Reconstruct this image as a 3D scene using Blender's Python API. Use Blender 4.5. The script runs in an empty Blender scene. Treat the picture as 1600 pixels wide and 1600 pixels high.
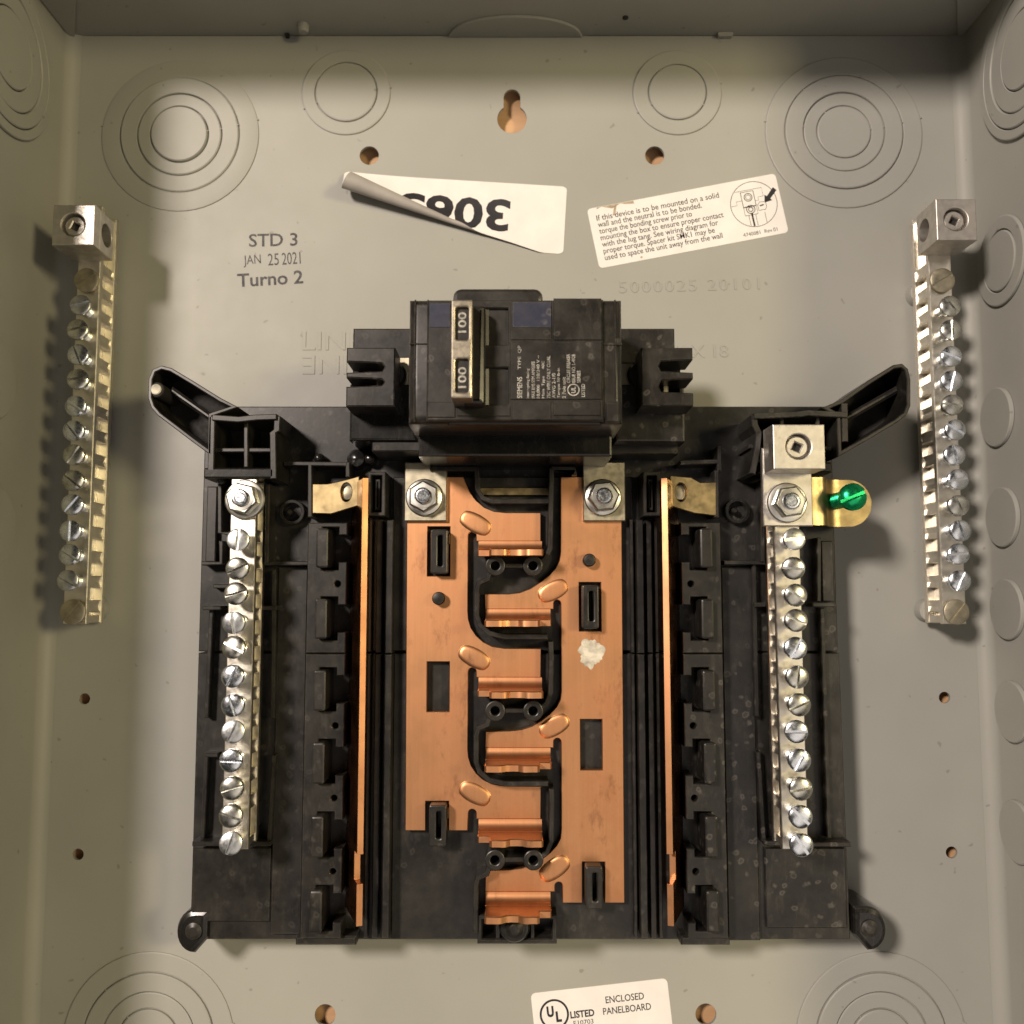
import bpy, bmesh, math, random
from mathutils import Vector, Matrix
from mathutils.geometry import tessellate_polygon
random.seed(7)
S = 0.001                      # every measure below is in millimetres
sc = bpy.context.scene
COL = sc.collection

# ------------------------------------------------------------------ camera
D = 364.0                      # lens above the enclosure's back sheet
F = 1460.0                     # focal length in pixels of the 1600 px photograph
TH = math.atan(130.0 / F)      # the phone looks up towards the top of the box by about 5 degrees
cd = bpy.data.cameras.new('camera'); cam = bpy.data.objects.new('camera', cd); COL.objects.link(cam)
cam.location = (0, 0, D * S); cam.rotation_euler = (TH, 0, 0)
cd.sensor_width = 36; cd.sensor_fit = 'HORIZONTAL'; cd.lens = F / 1600 * 36
cd.clip_start = 0.005; cd.clip_end = 20
cd.dof.use_dof = True; cd.dof.focus_distance = 0.325; cd.dof.aperture_fstop = 13
sc.camera = cam
# ------------------------------------------------------------------ world and lamps
wd = bpy.data.worlds.new('World'); sc.world = wd; wd.use_nodes = True
bg = wd.node_tree.nodes['Background']
bg.inputs[0].default_value = (1.0, 0.93, 0.84, 1); bg.inputs[1].default_value = 0.021
def lamp(name, loc, power, col, rad):
    l = bpy.data.lights.new(name, 'POINT'); l.energy = power; l.color = col; l.shadow_soft_size = rad
    o = bpy.data.objects.new(name, l); COL.objects.link(o); o.location = [c * S for c in loc]
    return o
lamp('room_lamp_warm', (-830, 590, 1500), 140, (1.0, 0.865, 0.76), 0.13)
lamp('room_lamp_far', (1300, 260, 1500), 66, (1.0, 0.83, 0.45), 0.17)
al = bpy.data.lights.new('added_fill_light', 'AREA'); al.shape = 'RECTANGLE'; al.size = 1.6; al.size_y = 0.8; al.energy = 3.6; al.color = (1.0, 0.88, 0.78)  # added soft fill from the low front, not a real source of the room
ao = bpy.data.objects.new('added_fill_light', al); COL.objects.link(ao); ao.location = (0.45, -0.45, 1.30)
ao.rotation_euler = (Vector((0, 0, 0)) - ao.location).to_track_quat('-Z', 'Y').to_euler()
sc.view_settings.view_transform = 'Standard'; sc.view_settings.look = 'None'
sc.view_settings.exposure = 0.0; sc.view_settings.gamma = 1.0; sc.view_settings.use_curve_mapping = False
sc.render.engine = 'CYCLES'; sc.cycles.use_denoising = True; sc.cycles.max_bounces = 8

# ------------------------------------------------------------------ measuring helpers
CT, ST = math.cos(TH), math.sin(TH)
def W(px, py, h=0.0):          # photo pixel seen at height h above the back sheet -> x, y in mm
    u = px - 800; v = py - 800
    t = (D - h) / (v * ST + F * CT)
    return (u * t, (-v * CT + F * ST) * t)
def WP(pts, h=0.0): return [W(a, b, h) for a, b in pts]
def WX(px, py, h): return W(px, py, h)[0]
def WY(py, h): return W(800, py, h)[1]
def WS(px, py, xw):            # photo pixel on a side wall x = xw -> y, z
    u = px - 800; v = py - 800; t = xw / u
    return ((-v * CT + F * ST) * t, D - (v * ST + F * CT) * t)

# ------------------------------------------------------------------ materials
def new_mat(name):
    m = bpy.data.materials.new(name); m.use_nodes = True
    nt = m.node_tree; b = nt.nodes['Principled BSDF']
    return m, nt, b
def N(nt, typ, **kw):
    n = nt.nodes.new(typ)
    for k, v in kw.items(): setattr(n, k, v)
    return n
def coords(nt, scale=(1, 1, 1)):
    tc = N(nt, 'ShaderNodeTexCoord'); mp = N(nt, 'ShaderNodeMapping')
    mp.inputs['Scale'].default_value = scale
    nt.links.new(tc.outputs['Object'], mp.inputs[0]); return mp.outputs[0]
def noise(nt, vec, scale, detail=4, rough=0.55):
    n = N(nt, 'ShaderNodeTexNoise'); n.inputs['Scale'].default_value = scale
    n.inputs['Detail'].default_value = detail; n.inputs['Roughness'].default_value = rough
    nt.links.new(vec, n.inputs['Vector']); return n.outputs['Fac']
def ramp(nt, fac, stops):
    r = N(nt, 'ShaderNodeValToRGB'); el = r.color_ramp.elements
    while len(el) < len(stops): el.new(0.5)
    for e, (p, c) in zip(el, stops):
        e.position = p; e.color = (c, c, c, 1) if not isinstance(c, tuple) else (*c, 1)
    nt.links.new(fac, r.inputs[0]); return r.outputs[0]
def mix(nt, fac, a, b, mode='MIX'):
    m = N(nt, 'ShaderNodeMix', data_type='RGBA', blend_type=mode)
    for s, v in ((0, fac), (6, a), (7, b)):
        if isinstance(v, (int, float)): m.inputs[s].default_value = v
        elif isinstance(v, tuple): m.inputs[s].default_value = (*v, 1)
        else: nt.links.new(v, m.inputs[s])
    return m.outputs[2]
def bump(nt, b, h, strength, dist=0.0002):
    n = N(nt, 'ShaderNodeBump'); n.inputs['Strength'].default_value = strength; n.inputs['Distance'].default_value = dist
    nt.links.new(h, n.inputs['Height']); nt.links.new(n.outputs[0], b.inputs['Normal'])
def plain(name, col, rough=0.5, metal=0.0, nsc=300, var=0.18, bstr=0.0):
    m, nt, b = new_mat(name); v = coords(nt)
    f = noise(nt, v, nsc); c2 = tuple(x * (1 - var) for x in col); c1 = tuple(min(1, x * (1 + var * .5)) for x in col)
    nt.links.new(mix(nt, ramp(nt, f, [(.35, 0.0), (.65, 1.0)]), c2, c1), b.inputs['Base Color'])
    nt.links.new(ramp(nt, noise(nt, v, nsc * 2.3), [(.3, max(.04, rough - .08)), (.7, min(1, rough + .08))]), b.inputs['Roughness'])
    b.inputs['Metallic'].default_value = metal
    if bstr: bump(nt, b, noise(nt, v, nsc * 4, 2), bstr, .0001)
    return m
M = {}
def make_paint():
    m, nt, b = new_mat('grey_enamel_paint'); v = coords(nt)
    big = noise(nt, v, 14, 3); fine = noise(nt, v, 500, 3)
    c = mix(nt, ramp(nt, big, [(.35, 0.0), (.7, 1.0)]), (.318, .317, .288), (.355, .352, .318))
    spk = ramp(nt, noise(nt, v, 260, 1), [(.76, 0.0), (.79, 1.0)])
    c = mix(nt, mix(nt, .45, (0, 0, 0), spk), c, (.16, .14, .11))
    nt.links.new(c, b.inputs['Base Color'])
    sm = ramp(nt, noise(nt, v, 40, 5, .65), [(.3, .46), (.7, .58)])
    nt.links.new(sm, b.inputs['Roughness'])
    b.inputs['Specular IOR Level'].default_value = .36
    bump(nt, b, noise(nt, v, 330, 2, .5), .10, .0003)
    return m
M['paint'] = make_paint()
def make_plastic(name, base, spots, rough=.36, dust=.5):
    m, nt, b = new_mat(name); v = coords(nt)
    # dried water drops: rings and blots of pale scale, with a film of dust in patches
    vo = N(nt, 'ShaderNodeTexVoronoi'); vo.inputs['Scale'].default_value = 270; vo.inputs['Randomness'].default_value = 1
    ds = N(nt, 'ShaderNodeVectorMath', operation='ADD'); nz = N(nt, 'ShaderNodeTexNoise'); nz.inputs['Scale'].default_value = 380
    sc_ = N(nt, 'ShaderNodeVectorMath', operation='SCALE'); sc_.inputs['Scale'].default_value = .0022
    nt.links.new(v, nz.inputs['Vector']); nt.links.new(nz.outputs['Color'], sc_.inputs[0])
    nt.links.new(v, ds.inputs[0]); nt.links.new(sc_.outputs[0], ds.inputs[1]); nt.links.new(ds.outputs[0], vo.inputs['Vector'])
    ring = ramp(nt, vo.outputs['Distance'], [(.0, .30), (.12, .12), (.22, .55), (.28, .25), (.36, 0.0)])
    cellpick = ramp(nt, vo.outputs['Color'], [(.36, 0.0), (.55, 1.0)])
    area = ramp(nt, noise(nt, v, 22, 3), [(.34, 0.0), (.55, 1.0)])
    sp = mix(nt, 1.0, mix(nt, 1.0, ring, cellpick, 'MULTIPLY'), area, 'MULTIPLY')
    sp = mix(nt, spots, (0, 0, 0), sp)
    film = ramp(nt, noise(nt, v, 60, 6, .7), [(.38, 0.0), (.75, dust)])
    c = mix(nt, film, base, (.085, .078, .067))
    sm = ramp(nt, noise(nt, coords(nt, (1, .35, 1)), 240, 6, .75), [(.52, 0.0), (.74, .45)]); c = mix(nt, mix(nt, 1.0, sm, area, 'MULTIPLY'), c, (.085, .077, .064))
    bv = N(nt, 'ShaderNodeBevel', samples=4); bv.inputs['Radius'].default_value = .00045; ge = N(nt, 'ShaderNodeNewGeometry'); dt = N(nt, 'ShaderNodeVectorMath', operation='DOT_PRODUCT')
    nt.links.new(bv.outputs[0], dt.inputs[0]); nt.links.new(ge.outputs['Normal'], dt.inputs[1])
    wear = mix(nt, 1.0, ramp(nt, dt.outputs['Value'], [(.80, .75), (.975, 0.0)]), ramp(nt, noise(nt, v, 190, 5, .7), [(.40, .05), (.62, 1.0)]), 'MULTIPLY'); c = mix(nt, wear, c, (.15, .137, .115))
    c = mix(nt, sp, c, (.24, .22, .19))
    nt.links.new(c, b.inputs['Base Color'])
    r = mix(nt, film, (rough,) * 3, (.62,) * 3); nt.links.new(r, b.inputs['Roughness'])
    b.inputs['Specular IOR Level'].default_value = .4
    bump(nt, b, noise(nt, v, 700, 2), .12, .0001)
    return m
M['black'] = make_plastic('black_moulded_plastic', (.0105, .0097, .0085), .22, .34, .30)
M['black_wet'] = make_plastic('black_plastic_water_marks', (.0090, .0084, .0077), .5, .34, .26)
M['breaker'] = make_plastic('breaker_case_plastic', (.013, .0118, .0105), .5, .30, .36)
M['gloss'] = make_plastic('black_plastic_glossy', (.0075, .0072, .0070), .08, .22, .14)
def make_copper():
    m, nt, b = new_mat('copper_sheet'); v = coords(nt)
    br = noise(nt, coords(nt, (260, 7, 40)), 3.0, 5, .6)
    patch = ramp(nt, noise(nt, v, 45, 5, .65), [(.40, 0.0), (.64, 1.0)])
    c = mix(nt, br, (.57, .272, .126), (.76, .40, .20))
    c = mix(nt, mix(nt, .62, (0, 0, 0), patch), c, (.47, .215, .11))
    dk = ramp(nt, noise(nt, coords(nt, (1.6, .7, 1)), 95, 6, .72), [(.57, 0.0), (.76, .7)])
    c = mix(nt, dk, c, (.24, .11, .06))
    nt.links.new(c, b.inputs['Base Color']); b.inputs['Metallic'].default_value = 1
    nt.links.new(mix(nt, patch, (.40,) * 3, (.50,) * 3), b.inputs['Roughness'])
    bump(nt, b, br, .10, .0001)
    return m
M['copper'] = make_copper()
M['dark_reflect_copper'] = plain('copper_dark_reflection', (.30, .135, .065), .27, 1, 40, .35)  # rail faces: the black plastic they mirror is put into the dark base colour
M['zinc'] = plain('zinc_plated_steel', (.78, .82, .87), .24, 1, 500, .15)
M['nutzinc'] = plain('zinc_nut', (.66, .65, .60), .33, 1, 60, .08)
M['tin'] = plain('tin_plated_bar', (.78, .74, .655), .36, 1, 260, .10, .05)
M['alu'] = plain('cast_aluminium_lug', (.62, .59, .545), .48, 1, 350, .12, .10)
M['plate'] = plain('dull_plated_steel', (.50, .455, .34), .42, 1, 200, .25)
M['brass'] = plain('brass_strip', (.38, .295, .155), .40, 1, 160, .35)
M['green'] = plain('green_dyed_screw', (.012, .40, .15), .27, .85, 400, .2)
M['paper'] = plain('white_label_paper', (.80, .77, .74), .45, 0, 90, .05)
M['backing'] = plain('grey_label_underside', (.37, .345, .32), .5, 0, 90, .12)
M['ink'] = plain('black_print', (.018, .016, .02), .5, 0, 300, .2)
M['stamp'] = plain('stamped_ink', (.050, .047, .052), .6, 0, 900, .8)
M['handle'] = plain('handle_tie_painted_sheen', (.36, .32, .25), .36, .7, 300, .25)  # pale sheen on the shiny dark tie is painted into this beige
M['grey_print'] = plain('pale_grey_print', (.42, .40, .36), .6, 0, 700, .5)
M['blue'] = make_plastic('blue_front_patch', (.017, .021, .048), 1.0, .35, .35)  # flat bluish tint of two squares on the breaker front
M['dark'] = plain('dark_hollow', (.02, .018, .016), .8, 0, 300, .2)
M['chalk'] = plain('white_paint_dab', (.60, .56, .46), .75, 0, 260, .45, .2)
M['stain'] = plain('brown_glue_stain', (.45, .36, .26), .7, 0, 600, .3)
def make_wood():
    m, nt, b = new_mat('plywood_board'); f = noise(nt, coords(nt, (12, 160, 12)), 3, 5)
    nt.links.new(mix(nt, f, (.48, .27, .13), (.66, .42, .23)), b.inputs['Base Color']); b.inputs['Roughness'].default_value = .7
    return m
M['wood'] = make_wood()

# ------------------------------------------------------------------ mesh helpers
ORG = {}
def link(o, parent, loc):
    COL.objects.link(o); ORG[o.name] = Vector(loc)
    if parent is not None:
        o.parent = parent; o.location = (Vector(loc) - ORG[parent.name]) * S
    else: o.location = Vector(loc) * S
    return o
def raw_mesh(name, verts, faces, mat, smooth=True, ang=20):
    me = bpy.data.meshes.new(name); bm = bmesh.new()
    vs = [bm.verts.new((v[0] * S, v[1] * S, v[2] * S)) for v in verts]
    for f in faces:
        if len(set(f)) < 3: continue
        try: bm.faces.new([vs[i] for i in f])
        except ValueError: pass
    bmesh.ops.remove_doubles(bm, verts=bm.verts, dist=1e-7)
    bmesh.ops.recalc_face_normals(bm, faces=bm.faces)
    if smooth:
        lim = math.radians(ang)
        for f in bm.faces: f.smooth = True
        for e in bm.edges:
            if len(e.link_faces) != 2 or e.calc_face_angle(9) > lim: e.smooth = False
    bm.to_mesh(me); bm.free(); me.materials.append(M[mat] if isinstance(mat, str) else mat)
    return me
def obj(name, geo, mat, parent=None, smooth=True, org=None, ang=20):
    o_ = Vector(org) if org is not None else (ORG[parent.name] if parent is not None else Vector((0, 0, 0)))
    me = raw_mesh(name, [(Vector(v) - o_) for v in geo[0]], geo[1], mat, smooth, ang)
    return link(bpy.data.objects.new(name, me), parent, o_)
def inst(name, me, loc, parent, rot=(0, 0, 0)):
    o = link(bpy.data.objects.new(name, me), parent, loc); o.rotation_euler = rot; return o
def empty(name, loc):
    o = bpy.data.objects.new(name, None); o.empty_display_size = .01; return link(o, None, loc)
def tag(o, label, cat, group=None):
    o['label'] = label; o['category'] = cat
    if group: o['group'] = group
    return o
def join(*gs):
    V, Fc = [], []
    for v, f in gs:
        n = len(V); V += [tuple(p) for p in v]; Fc += [tuple(i + n for i in q) for q in f]
    return V, Fc
def xf(geo, fn): return [fn(*v) for v in geo[0]], geo[1]
def area2(l): return sum(l[i][0] * l[(i + 1) % len(l)][1] - l[(i + 1) % len(l)][0] * l[i][1] for i in range(len(l)))
def inset(l, d):               # moves a CCW loop inwards (a CW one outwards)
    out = []; n = len(l)
    for i in range(n):
        p, a, b = Vector(l[i]), Vector(l[i - 1]), Vector(l[(i + 1) % n])
        e1 = (p - a).normalized(); e2 = (b - p).normalized()
        n1 = Vector((-e1.y, e1.x)); n2 = Vector((-e2.y, e2.x)); m = n1 + n2
        if m.length < .2: m = n1
        m.normalize(); k = d / max(.45, m.dot(n1)); out.append((p.x + m.x * k, p.y + m.y * k))
    return out
def clean(l):
    o = [l[0]]
    for p in l[1:]:
        if (Vector(p) - Vector(o[-1])).length > 1e-4: o.append(p)
    if (Vector(o[0]) - Vector(o[-1])).length < 1e-4: o.pop()
    return o
def plate(outer, z0, z1, bev=.25, holes=(), steps=1, bottom=True):
    loops = [clean(list(outer))] + [clean(list(h)) for h in holes]
    for i, l in enumerate(loops):
        if (area2(l) < 0) == (i == 0): l.reverse()
    V, Fc = [], []
    rings = [(0.0, z0)]
    if bev > 0:
        for s in range(steps + 1):
            a = s / steps * math.pi / 2
            rings.append((bev * (1 - math.cos(a)) if steps > 1 else bev * s, z1 - bev + (bev * math.sin(a) if steps > 1 else bev * s)))
    else: rings.append((0.0, z1))
    idx = []
    for l in loops:
        per = []
        for d, z in rings:
            q = inset(l, d) if d > 1e-6 else l
            per.append(list(range(len(V), len(V) + len(q)))); V += [(p[0], p[1], z) for p in q]
        n = len(l)
        for a, b in zip(per, per[1:]):
            for i in range(n): Fc.append((a[i], a[(i + 1) % n], b[(i + 1) % n], b[i]))
        idx.append(per)
    for which in ((0, -1) if bottom else (-1,)):
        poly = [[Vector((V[i][0], V[i][1], 0)) for i in per[which]] for per in idx]
        flat = [i for per in idx for i in per[which]]
        for t in tessellate_polygon(poly): Fc.append(tuple(flat[i] for i in t))
    return V, Fc
def rect(x0, y0, x1, y1): return [(x0, y0), (x1, y0), (x1, y1), (x0, y1)]
def rrect(x0, y0, x1, y1, r, n=4):
    if x0 > x1: x0, x1 = x1, x0
    if y0 > y1: y0, y1 = y1, y0
    out = []
    for cx, cy, a0 in ((x1 - r, y0 + r, -90), (x1 - r, y1 - r, 0), (x0 + r, y1 - r, 90), (x0 + r, y0 + r, 180)):
        for k in range(n + 1):
            a = math.radians(a0 + 90 * k / n); out.append((cx + r * math.cos(a), cy + r * math.sin(a)))
    return out
def circ(cx, cy, r, n=28, a0=0): return [(cx + r * math.cos(a0 + 2 * math.pi * i / n), cy + r * math.sin(a0 + 2 * math.pi * i / n)) for i in range(n)]
def prect(px0, py0, px1, py1, h):            # photo rectangle at height h -> upright world rectangle
    xa = (WX(px0, (py0 + py1) / 2, h)); xb = WX(px1, (py0 + py1) / 2, h)
    return rect(xa, WY(py1, h), xb, WY(py0, h))
def pbox(px0, py0, px1, py1, z0, z1, bev=.3, r=0, steps=1, holes=()):
    q = prect(px0, py0, px1, py1, z1)
    o = rrect(q[0][0], q[0][1], q[2][0], q[2][1], r) if r else q
    return plate(o, z0, z1, bev, holes, steps)
def box(x0, x1, y0, y1, z0, z1, bev=.2): return plate(rect(x0, y0, x1, y1), z0, z1, bev)
def lathe(cx, cy, prof, seg=28, cap=True):
    V, Fc = [], []
    for r, z in prof: V += [(cx + r * math.cos(2 * math.pi * i / seg), cy + r * math.sin(2 * math.pi * i / seg), z) for i in range(seg)]
    for k in range(len(prof) - 1):
        for i in range(seg):
            j = (i + 1) % seg; Fc.append((k * seg + i, k * seg + j, (k + 1) * seg + j, (k + 1) * seg + i))
    if cap:
        Fc.append(tuple(range(seg))[::-1]); Fc.append(tuple(range((len(prof) - 1) * seg, len(prof) * seg)))
    return V, Fc
def ribbon(pts, w, z0, z1, bev=.2, closed=False):   # an upright wall of width w along a path
    n = len(pts); L, R = [], []
    for i in range(n):
        a = Vector(pts[i - 1] if (i > 0 or closed) else pts[i]); b = Vector(pts[(i + 1) % n] if (i < n - 1 or closed) else pts[i])
        t = (b - a).normalized(); m = Vector((-t.y, t.x)) * w / 2; p = Vector(pts[i])
        L.append((p.x + m.x, p.y + m.y)); R.append((p.x - m.x, p.y - m.y))
    if closed: return plate(L if abs(area2(L)) > abs(area2(R)) else R, z0, z1, bev, [R if abs(area2(L)) > abs(area2(R)) else L])
    return plate(L + R[::-1], z0, z1, bev)
TXT = {}
def text_geo(s, bold=0.0, ext=0.0, space=1.0):
    key = (s, bold, ext, space)
    if key not in TXT:
        cu = bpy.data.curves.new('t', 'FONT'); cu.body = s; cu.size = 1; cu.offset = bold; cu.extrude = ext; cu.resolution_u = 3; cu.space_character = space
        o = bpy.data.objects.new('t', cu); COL.objects.link(o)
        dg = bpy.context.evaluated_depsgraph_get(); me = bpy.data.meshes.new_from_object(o.evaluated_get(dg))
        V = [tuple(v.co) for v in me.vertices]; Fc = [tuple(p.vertices) for p in me.polygons]
        bpy.data.objects.remove(o); bpy.data.curves.remove(cu); bpy.data.meshes.remove(me)
        x0 = min(v[0] for v in V); x1 = max(v[0] for v in V); y0 = min(v[1] for v in V); y1 = max(v[1] for v in V)
        TXT[key] = ([((v[0] - x0) / (x1 - x0), (v[1] - y0) / (y1 - y0), v[2]) for v in V], Fc, (x1 - x0) / (y1 - y0))
    return TXT[key]
def text(s, x, y, w, h, z, rot=0.0, bold=0.0, emboss=0.0, space=1.0):   # fits a line into w x h mm with its lower left corner at x, y
    V, Fc, asp = text_geo(s, bold, .5 if emboss else 0.0, space); c, sn = math.cos(rot), math.sin(rot)
    if h is None: h = w / asp
    if w is None: w = h * asp
    return [(x + c * a * w - sn * b * h, y + sn * a * w + c * b * h, z + (e * 2 * emboss if emboss else 0)) for a, b, e in V], Fc
def ptext(s, pa, pb, h, z, **k):   # baseline from photo pixel pa to pb, letter height h mm
    a = Vector(W(*pa, z)); b = Vector(W(*pb, z)); d = b - a
    return text(s, a.x, a.y, d.length, h, z, math.atan2(d.y, d.x), **k)

# ================================================================== THE WALL BEHIND
o = obj('backing_wall', plate(rect(-330, -330, 330, 330), -30, -6, 0), 'wood'); o['kind'] = 'structure'

# ================================================================== ENCLOSURE
XL, XR, YT, YB, DEP = -181.0, 184.3, 228.5, -232.0, 95.0
enc = empty('panel_enclosure', (0, 0, -1.5))
tag(enc, 'grey painted steel breaker box with knockouts that everything is mounted in', 'electrical box')
RB = 5.0
def keyhole():
    c1 = W(800, 186); c2 = W(800, 152); r1, r2 = 6.0, 3.4; out = []
    a = math.asin(r2 / r1)
    for k in range(25):
        t = math.pi / 2 + a + (2 * math.pi - 2 * a) * k / 24; out.append((c1[0] + r1 * math.cos(t), c1[1] + r1 * math.sin(t)))
    for k in range(11):
        t = math.pi * k / 10; out.append((c2[0] + r2 * math.cos(t), c2[1] + r2 * math.sin(t)))
    return out
holes = [keyhole()]
for px, py, r in ((577, 243, 3.9), (1023, 243, 3.9), (508, 1586, 3.9), (1103, 1585, 3.9), (132, 1092, 2.1), (122, 1335, 2.1), (1476, 1090, 2.2), (1487, 1332, 2.2)):
    holes.append(circ(*W(px, py), r, 24))
obj('back_panel', plate(rect(XL + RB, YB, XR - RB, YT - .3), -1.5, 0, .05, holes), 'paint', enc)
def side_wall(sgn, xw):
    prof = []
    for k in range(7):
        a = math.pi / 2 * k / 6; prof.append((xw - sgn * RB + sgn * RB * math.sin(a), RB - RB * math.cos(a)))
    prof += [(xw + sgn * .15, 30), (xw + sgn * .3, DEP), (xw + sgn * 1.8, DEP), (xw + sgn * 1.6, RB - 1)]
    for k in range(6, -1, -1):
        a = math.pi / 2 * k / 6; prof.append((xw - sgn * RB + sgn * (RB + 1.5) * math.sin(a), RB - (RB + 1.5) * math.cos(a)))
    ys = [YB, YT + 1.2]; n = len(prof); V = [(x, y, z) for y in ys for x, z in prof]
    Fc = [(i, (i + 1) % n, n + (i + 1) % n, n + i) for i in range(n)]
    for e in (0, 1):
        for t in tessellate_polygon([[Vector((x, z, 0)) for x, z in prof]]): Fc.append(tuple(i + e * n for i in t))
    return V, Fc
obj('side_wall', side_wall(-1, XL), 'paint', enc, ang=40); obj('side_wall', side_wall(1, XR), 'paint', enc, ang=40)
def on_top(a, b, c): return (a, YT - c, b)            # plate in x, z standing on the top wall, growing towards the room
def on_bottom(a, b, c): return (a, YB + c, b)
obj('top_wall', xf(plate(rect(XL + .8, -1.5, XR - .8, DEP), -1.2, 0, .3), on_top), 'paint', enc)
obj('bottom_wall', xf(plate(rect(XL + .8, -1.5, XR - .8, DEP), -1.2, 0, .3), on_bottom), 'paint', enc)
for s, xw in ((1, XL), (-1, XR)):
    obj('corner_flange', xf(plate([(xw + s * .4, 2), (xw + s * 2.6, 1.5), (xw + s * 12, 21), (xw + s * 22, 40), (xw + s * 22, 93), (xw + s * .4, 93)], .15, 1.5, .25), on_top), 'paint', enc)
# the rounded ear of the back sheet that turns up on to the top wall, a clinch stud and two small tabs
ear = [(WX(700, 55, 0), 0.2)] + [(WX(805, 55, 0) + 27 * math.cos(t), 13.5 * math.sin(t) + .2) for t in [math.pi - math.pi * k / 20 for k in range(1, 20)]] + [(WX(910, 55, 0), .2)]
obj('rounded_ear', xf(plate(ear, .05, 1.1, .25), on_top), 'paint', enc)
sx = -84
obj('clinch_stud', xf(lathe(sx, 7, [(2.4, 0), (2.4, 2.2), (1.8, 3.2), (.2, 3.4)], 18), on_top), 'paint', enc)
obj('tab', xf(plate(rect(sx - 8.6, .1, sx - 7.0, 1.8), .05, 1.6, .2), on_top), 'dark', enc)
obj('tab', xf(plate(rect(84, .2, 90, 2.4), .05, 1.6, .3), on_top), 'paint', enc)
obj('rivet', xf(lathe(45, 12, [(1.2, 0), (1.2, .5), (.5, .9), (.05, .95)], 12), on_top), 'dark', enc)

def ring_geo(r0, r1, h, tilt=(0, 0), ties=(), seg=56):
    g = .16
    if r0 > 0: prof = [(r0 + g, .02), (r0 + g + .06, h * .7), (r0 + g + .3, h), (r1 - g - .5, h), (r1 - g - .1, h * .75), (r1 - g, .02)]
    else: prof = [(r1 - g, .02), (r1 - g - .1, h * .75), (r1 - g - .5, h), (r1 * .5, h * 1.05), (0, h * 1.1)]
    V, Fc = lathe(0, 0, prof, seg, False)
    V = [(x, y, z + (tilt[0] * x + tilt[1] * y if z > .05 else 0)) for x, y, z in V]
    gs = [(V, Fc)]
    for a in ties:
        c, s = math.cos(a), math.sin(a); q = lathe(0, 0, [(.5, -.1), (.45, .15), (.25, .3), (0, .34)], 10)
        gs.append(xf(q, lambda x, y, z, c=c, s=s: ((r1 - .3) * c + 1.5 * x * c - .6 * y * s, (r1 - .3) * s + 1.5 * x * s + .6 * y * c, h * .6 + z)))
    return join(*gs)
def knockout(cx, cy, radii, parent, tf=None, tilt=(0, 0), hs=None, a0=.1):
    # a stack of concentric partly punched discs; each ring a piece of its own under the knockout
    fn = tf or (lambda x, y, z: (x, y, z))
    def at(g): return xf(g, lambda x, y, z: fn(cx + x, cy + y, z))
    hs = [1.35 * h for h in (hs or [.85, .5, .8, .45])]
    root = None; rs = [0] + list(radii)
    for k in range(len(radii)):
        g = at(ring_geo(rs[k], rs[k + 1], hs[k], tilt if k < 3 else (0, 0), (a0 + k * .03, a0 + 2.2 + .7 * (k % 2)) if tf is None else ()))
        if root is None: root = obj('knockout', g, 'paint', parent, ang=19)
        else: obj('knockout_ring', g, 'paint', root, ang=19)
    return root
knockout(*W(282, 212), (11.6, 17.0, 24, 32), enc, tilt=(-.012, .022), hs=[1.5, 1.0, .95, .4], a0=.12)
knockout(*W(1318, 207), (11, 16.5, 24, 32), enc, hs=[.6, .5, .8, .45], a0=.10)
knockout(*W(541, 145), (12.6, 18.2), enc, hs=[.7, .5], a0=3.5)
knockout(*W(1058, 145), (11.8, 18.2), enc, hs=[.7, .5], a0=3.6)
knockout(*W(232, 1625), (11.5, 17.5, 24.5, 32), enc)
knockout(*W(1377, 1625), (11.5, 17.5, 24.5, 32), enc, tilt=(.006, .008))
def onr(y, z, c): return (XR - .15 - c, y, z)
def onl(y, z, c): return (XL + .15 + c, y, z)
yy, zz = WS(1534, 148, XR); zc = zz + 31
for fn in (onr, onl): knockout(yy, zc, (14, 21.5, 27, 31), enc, tf=fn, hs=[1.1, .8, 1.0, .8])
yy, zz = WS(1566, 408, XR); knockout(yy, zz, (11.5, 17.0), enc, tf=onr, hs=[1.0, .8])
for px, py in ((1560, 652), (1569, 808), (1576, 952), (1584, 1112), (1592, 1300)):
    yy, zz = WS(px, py, XR); knockout(yy, zz, (11.5,), enc, tf=onr, hs=[1.0])
for py in (620, 830):
    yy, zz = WS(1560, py, XR); knockout(yy, zz + 34, (14.5,), enc, tf=onr, hs=[1.0]); knockout(yy, zz + 30, (14.5,), enc, tf=onl, hs=[1.0])
# raised pads under the ground bars
for px, py in ((130, 440), (118, 952), (1466, 438), (1482, 955)):
    c = W(px, py, 19); obj('mounting_pad', lathe(c[0], c[1], [(4.6, 0.02), (4.4, 1.2), (4.2, 3.4), (4.0, 3.95), (0, 4.0)], 32, False), 'paint', enc, ang=60)
# stamped ink and embossed lettering of the sheet
obj('ink_stamp', join(ptext('STD 3', (389, 386), (465, 384), 5.4, .06, bold=.012), ptext('JAN', (381, 418), (408, 416), 4.9, .06), ptext('25', (419, 415), (436, 414), 4.9, .06),
    ptext('2021', (441, 414), (470, 412), 5.0, .06), ptext('Turno 2', (371, 449), (474, 443), 5.6, .06, bold=.018)), 'stamp', enc)
obj('embossed_lettering', join(ptext('LINE', (473, 547), (566, 547), 7.4, 0, emboss=.28), ptext('LINE', (566, 556), (473, 556), 7.4, 0, emboss=.28)), 'paint', enc)
obj('embossed_lettering', ptext('MAX 18', (1040, 560), (1138, 558), 5.2, 0, emboss=.28), 'paint', enc)
obj('embossed_lettering', ptext('5000025 20101', (968, 458), (1187, 452), 4.8, 0, emboss=.25, space=1.25), 'paint', enc)

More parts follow.
